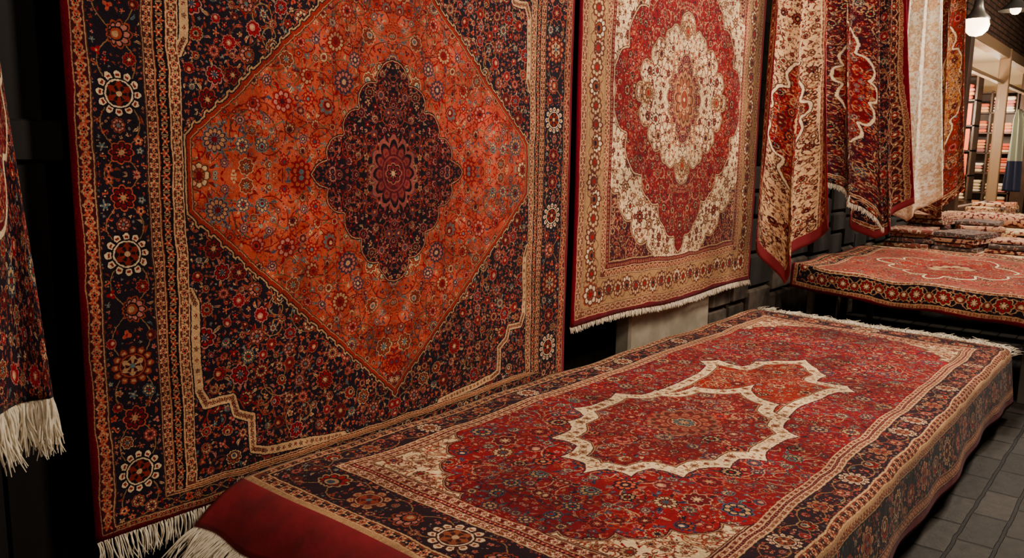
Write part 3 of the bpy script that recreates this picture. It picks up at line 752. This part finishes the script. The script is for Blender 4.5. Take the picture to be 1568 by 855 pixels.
def shelving(name, X0, Ya, Yb, seed, hang):
    rd = random.Random(seed); nC = len(cols)
    mb = MB()
    zs = (.15, .55, .95, 1.35, 1.75, 2.15, 2.55, 2.95)
    for z in zs: mb.box(X0, X0+.40, Ya, Yb, z, z+.025, nC)
    n = int((Yb-Ya)/.42)
    for k in range(n+1):
        y = Ya+(Yb-Ya-.03)*k/n; mb.box(X0, X0+.40, y, y+.03, 0, 3.0, nC)
    mb.box(X0+.40, X0+.42, Ya, Yb, 0, 3.0, nC)
    sh = mb.make(name, mcs+[m_frame])
    mb = MB()
    for zi, z in enumerate(zs[:-1]):
        for k in range(n):
            y = Ya+(Yb-Ya-.03)*k/n+.05; w = (Yb-Ya)/n-.08; zz = z+.027
            base = rd.randrange(nC)
            if hang and zi in (3, 4, 5) and k % 2 == 0:
                for q in range(4):
                    mb.box(X0-.03, X0-.01, y+q*w/4, y+(q+.85)*w/4, z+.02, z+.36, (0, 5, 1, 3)[q], None, .004)
                continue
            for q in range(rd.randint(3, 5)):
                h = rd.uniform(.05, .075)
                if zz+h > z+.36: break
                mb.box(X0+.02, X0+.36, y+rd.uniform(0, .02), y+w, zz, zz+h-.004, (base+rd.choice([0, 0, 1, 5])) % nC, None, .018); zz += h
    mb.make('folded_stock', mcs, False, sh)
shelving('textile_shelf', 14.9, 2.72, 4.4, 8, True)
shelving('textile_shelf', 18.9, 2.72, 5.0, 18, False)

mb = MB(); mb.box(12.7, 15.2, 1.95, 2.40, 0, .70, 0, None, .01); mb.box(12.65, 15.25, 1.92, 2.41, .70, .74, 0, None, .01)
mb.make('stock_counter', [plain('counter_grey', '57504a', .7)])

def rolled(mb, c, L, r, ang, mi):
    ca, sa = math.cos(ang), math.sin(ang); n = 60; turns = 3
    n0 = len(mb.v)
    for e in (0, 1):
        for k in range(n+1):
            t = k/n; rr = r*(.15+.85*t); th = turns*2*math.pi*t
            u = rr*math.cos(th); w = rr*math.sin(th); l = (e-.5)*L
            mb.v.append((c[0]+ca*l-sa*u, c[1]+sa*l+ca*u, c[2]+w+r))
    for k in range(n): mb.f.append((n0+k, n0+k+1, n0+n+1+k+1, n0+n+1+k)); mb.m.append(mi)
def folded(mb, c, sx, sy, n, ang, mis, h=.035):
    # each textile: a closed folded slab, soft rounded fold at the front, sagging over the one below
    rd = random.Random(int(c[0]*100+c[1]*37)); z = c[2]
    for k in range(n):
        hh = h*rd.uniform(.85, 1.25); a_ = ang+rd.uniform(-.2, .2); ox, oy = rd.uniform(-.035, .035), rd.uniform(-.035, .035)
        M = Matrix.Translation((c[0]+ox, c[1]+oy, z)) @ Matrix.Rotation(a_, 4, 'Z')
        ph = rd.uniform(0, 6); sx_ = sx*rd.uniform(.88, 1.08); N = 10; sec = []
        for (px, pz) in ((.5, .05), (.5, .42), (-.46, .44), (-.46, .50), (.5, .52), (.5, .93), (-.42, .96), (-.49, .85), (-.5, .5), (-.49, .15), (-.42, .0)):
            sec.append((px*sx_, pz*hh))
        n0 = len(mb.v)
        for i in range(N+1):
            t = i/N; yy = (t-.5)*sy
            for (px, pz) in sec:
                q = M @ Vector((px+.006*math.sin(t*9+ph), yy, pz+.004*math.sin(t*7+ph)*(pz/hh)))
                mb.v.append(tuple(q))
        S = len(sec)
        for i in range(N):
            for j in range(S):
                mb.f.append((n0+i*S+j, n0+i*S+(j+1) % S, n0+(i+1)*S+(j+1) % S, n0+(i+1)*S+j)); mb.m.append(mis[k % len(mis)])
        mb.f.append(tuple(n0+j for j in range(S))); mb.m.append(mis[k % len(mis)])
        mb.f.append(tuple(n0+N*S+j for j in range(S))); mb.m.append(mis[k % len(mis)])
        z += hh
def patt(name, c1, c2, c3, sc_=30):
    m, nt, b = nodes(name); g = nt.nodes.new('ShaderNodeNewGeometry'); v = nt.nodes.new('ShaderNodeTexVoronoi'); v.inputs['Scale'].default_value = sc_
    nt.links.new(g.outputs['Position'], v.inputs['Vector']); r = nt.nodes.new('ShaderNodeValToRGB')
    r.color_ramp.elements[0].color = lin(c1); r.color_ramp.elements[1].color = lin(c3); e = r.color_ramp.elements.new(.4); e.color = lin(c2)
    r.color_ramp.elements[1].position = .62; r.color_ramp.elements[-1].position = .75; r.color_ramp.interpolation = 'CONSTANT'
    nt.links.new(v.outputs['Distance'], r.inputs[0]); nt.links.new(r.outputs[0], b.inputs['Base Color']); b.inputs['Roughness'].default_value = .9
    return m
pm = [patt('textile_cream_floral', '7c3a2c', 'c8b494', '907c60'), patt('textile_red_floral', 'c89878', '7c181c', '2a1218'), patt('textile_terracotta_floral', 'd8bc90', '9a4a34', '5a2018'), patt('textile_grey_floral', '4a3a38', '968474', '6c2824')]
mb = MB(); mb.box(8.75, 11.6, .6, 2.38, .64, .70, 0, None, .01)
for x in (8.85, 11.4):
    for y in (.7, 2.25): mb.box(x, x+.06, y, y+.06, 0, .64, 0, None, .004)
mb.make('stock_table', [m_wood])
mb = MB(); mb.box(8.68, 11.65, .5, 2.40, .702, .725, 2, None, .008); mb.box(8.66, 8.69, .5, 2.40, .50, .722, 1, None, .008)
mb.make('stock_table_rug', pm)
mb = MB()
folded(mb, (9.0, 2.10, .726), .5, .40, 4, .1, [0, 3, 1], .045); folded(mb, (9.05, 1.66, .726), .55, .40, 4, -.1, [3, 0, 1], .045); folded(mb, (9.1, 1.20, .726), .5, .40, 3, .15, [1, 3], .045)
folded(mb, (9.65, 2.08, .726), .5, .40, 6, 0, [3, 0, 1], .048); folded(mb, (9.7, 1.62, .726), .5, .40, 5, .2, [1, 3, 0], .048); folded(mb, (9.65, 1.1, .726), .5, .40, 4, .1, [2, 1, 3], .045)
mb.make('folded_kilim_stack', pm)
mb = MB()
for k in range(7): rolled(mb, (10.5+.17*(k % 4)+(.08 if k > 3 else 0), 1.75, .726+(.14 if k > 3 else 0)), .85, .078, math.pi/2+.03*k, (2, 1, 2)[k % 3])
rl = mb.make('rolled_kilim_pile', pm); s = rl.modifiers.new('t', 'SOLIDIFY'); s.thickness = .012
mb = MB(); mb.box(12.3, 16, .9, 1.88, .66, .72, 0, None, .01)
for x in (12.4, 15.8):
    for y in (1.0, 1.75): mb.box(x, x+.06, y, y+.06, 0, .66, 0, None, .004)
mb.box(12.25, 16, .88, 1.9, .722, .76, 1, None, .01)
mb.make('far_display_table', [m_wood, pm[2]])
mb = MB()
for k in range(7): folded(mb, (12.85+.35*k, 2.18, .742), .32, .36, 3+k % 3, 0, [k % 4, (k+1) % 4], .05)
mb.make('folded_shawl_stack', pm)

# pale garment with blue skirt on a hanger in the shop doorway
m_dress = plain('pale_green_cotton', 'a4aa98', .85); m_blue = plain('indigo_cotton', '27304c', .85)
def gpos(a, b):
    w = .16+.10*b if b > .12 else .05+.11*b/.12
    x = 17.55+.5*w*(a-.5)*.8; y = 2.50+w*(a-.5)*2*.55
    return (x+.025*math.sin(a*14+b*2), y-.02*math.sin(a*14+b*2), 2.55-1.5*b)
gar = grid('hanging_dress', 40, 40, gpos, lambda a, b: (a, b), [m_dress, m_blue], lambda a, b: 1 if b > .62 else 0, .006)
mb = MB(); mb.tube([(17.55, 2.50, 2.54), (17.55, 2.50, 2.84)], [.006]*2, 6); mb.tube([(17.50, 2.42, 2.50), (17.55, 2.50, 2.56), (17.60, 2.58, 2.50)], [.008]*3, 6)
mb.make('hanger', [m_iron], True, gar)

m_bulb = plain('opal_bulb', 'fff0d8', .3, emit='ffdcae', es=9)
m_cap = plain('brushed_steel_shade', '8c8880', .35, .9)
def pendant(x, y, z, r=.105, top=5.19, cone=False):
    e = MB()
    e.lathe([(0, -r), (r*.5, -r*.87), (r*.87, -r*.5), (r, 0), (r*.9, r*.43), (r*.62, r*.78), (r*.4, r*.95)], (x, y, z), 28, 0)
    if cone:
        e.lathe([(r*3.0, -r*.2), (r*2.9, -r*.1), (r*1.6, r*1.0), (r*.8, r*1.9), (r*.5, r*2.6), (r*.1, r*2.9), (.006, r*3.), (.006, top-z)], (x, y, z), 28, 1)
    else:
        e.lathe([(r*1.0, r*.45), (r*.95, r*.62), (r*.6, r*1.0), (r*.4, r*1.5), (r*.34, r*2.0), (r*.1, r*2.15), (.006, r*2.2), (.006, top-z)], (x, y, z), 28, 1)
    e.make('pendant_lamp', [m_bulb, m_cap], True)
pendant(9.78, 1.86, 3.00, .12)
pendant(11.3, 1.76, 3.36, .06, cone=True)
mb = MB()
for (x, y, z) in ((13.3, 3.3, 2.9), (14.0, 2.80, 2.62), (17.2, 3.4, 2.9)):
    mb.lathe([(0, -.11), (.08, -.08), (.11, 0), (.08, .08), (.012, .11), (.012, 3.58-z)], (x, y, z), 20, 0)
mb.make('shop_globe_lights', [m_bulb], True)

# ------------------------------------------------------------------ lights
def area(x, y, z, tx, ty, tz, size, W, col=(1, .83, .66)):
    l = bpy.data.lights.new('added_area_light', 'AREA'); l.energy = W; l.size = size; l.color = col  # unseen area light added overhead to light the rugs, no fixture behind it
    o = bpy.data.objects.new('added_area_light', l); sc.collection.objects.link(o); o.location = (x, y, z)
    o.rotation_euler = (Vector((tx, ty, tz))-Vector((x, y, z))).to_track_quat('-Z', 'Y').to_euler()
def point(x, y, z, W, r=.1, col=(1, .80, .58)):
    l = bpy.data.lights.new('lamp_bulb', 'POINT'); l.energy = W; l.shadow_soft_size = r; l.color = col
    o = bpy.data.objects.new('lamp_bulb', l); sc.collection.objects.link(o); o.location = (x, y, z)
area(-.4, -.6, 2.9, .45, 1.9, 1.2, .4, 16)  # added to brighten the crimson rug on the left
area(3.0, -.2, 3.6, 2.6, 2.4, 1.0, .5, 90)
area(5.2, 0, 3.9, 4.8, 2.3, .9, .5, 98)
area(4.6, 1.2, 3.7, 6.3, 2.1, 1.6, .3, 40)
area(8.4, .2, 3.9, 7.4, 2.1, 1.2, .4, 110)  # added light, set to graze the draped rugs and bring out their folds
area(10.6, -.1, 4.0, 9.6, 2.0, 1.0, .5, 120)
area(14.0, 0, 4.2, 14.0, 2.0, .8, .7, 80)
for x, y in ((13.3, 3.2), (14.2, 2.85), (17.2, 3.3)): point(x, y, 2.4, 110)
point(18.2, 3.0, 2.4, 60)
point(9.78, 1.6, 2.78, 35); point(11.3, 1.5, 3.1, 20)
w = bpy.data.worlds.new('night'); sc.world = w; w.use_nodes = True
w.node_tree.nodes['Background'].inputs[0].default_value = (.5, .42, .36, 1); w.node_tree.nodes['Background'].inputs[1].default_value = .05

# ------------------------------------------------------------------ camera
Xc = Vector((1036, 175, -1238)).normalized(); Zc = Vector((144, 7913, 1238)).normalized(); Yc = Zc.cross(Xc).normalized(); Xc = Yc.cross(Zc).normalized()
R = Matrix(((Xc.x, Xc.y, Xc.z), (Yc.x, Yc.y, Yc.z), (Zc.x, Zc.y, Zc.z)))
cam = bpy.data.cameras.new('camera'); cam.sensor_width = 36; cam.lens = 36*1238/1568; cam.clip_end = 100; cam.clip_start = .02
co = bpy.data.objects.new('camera', cam); sc.collection.objects.link(co)
co.matrix_world = Matrix.Translation((0, 0, 1.6)) @ R.to_4x4()
sc.camera = co
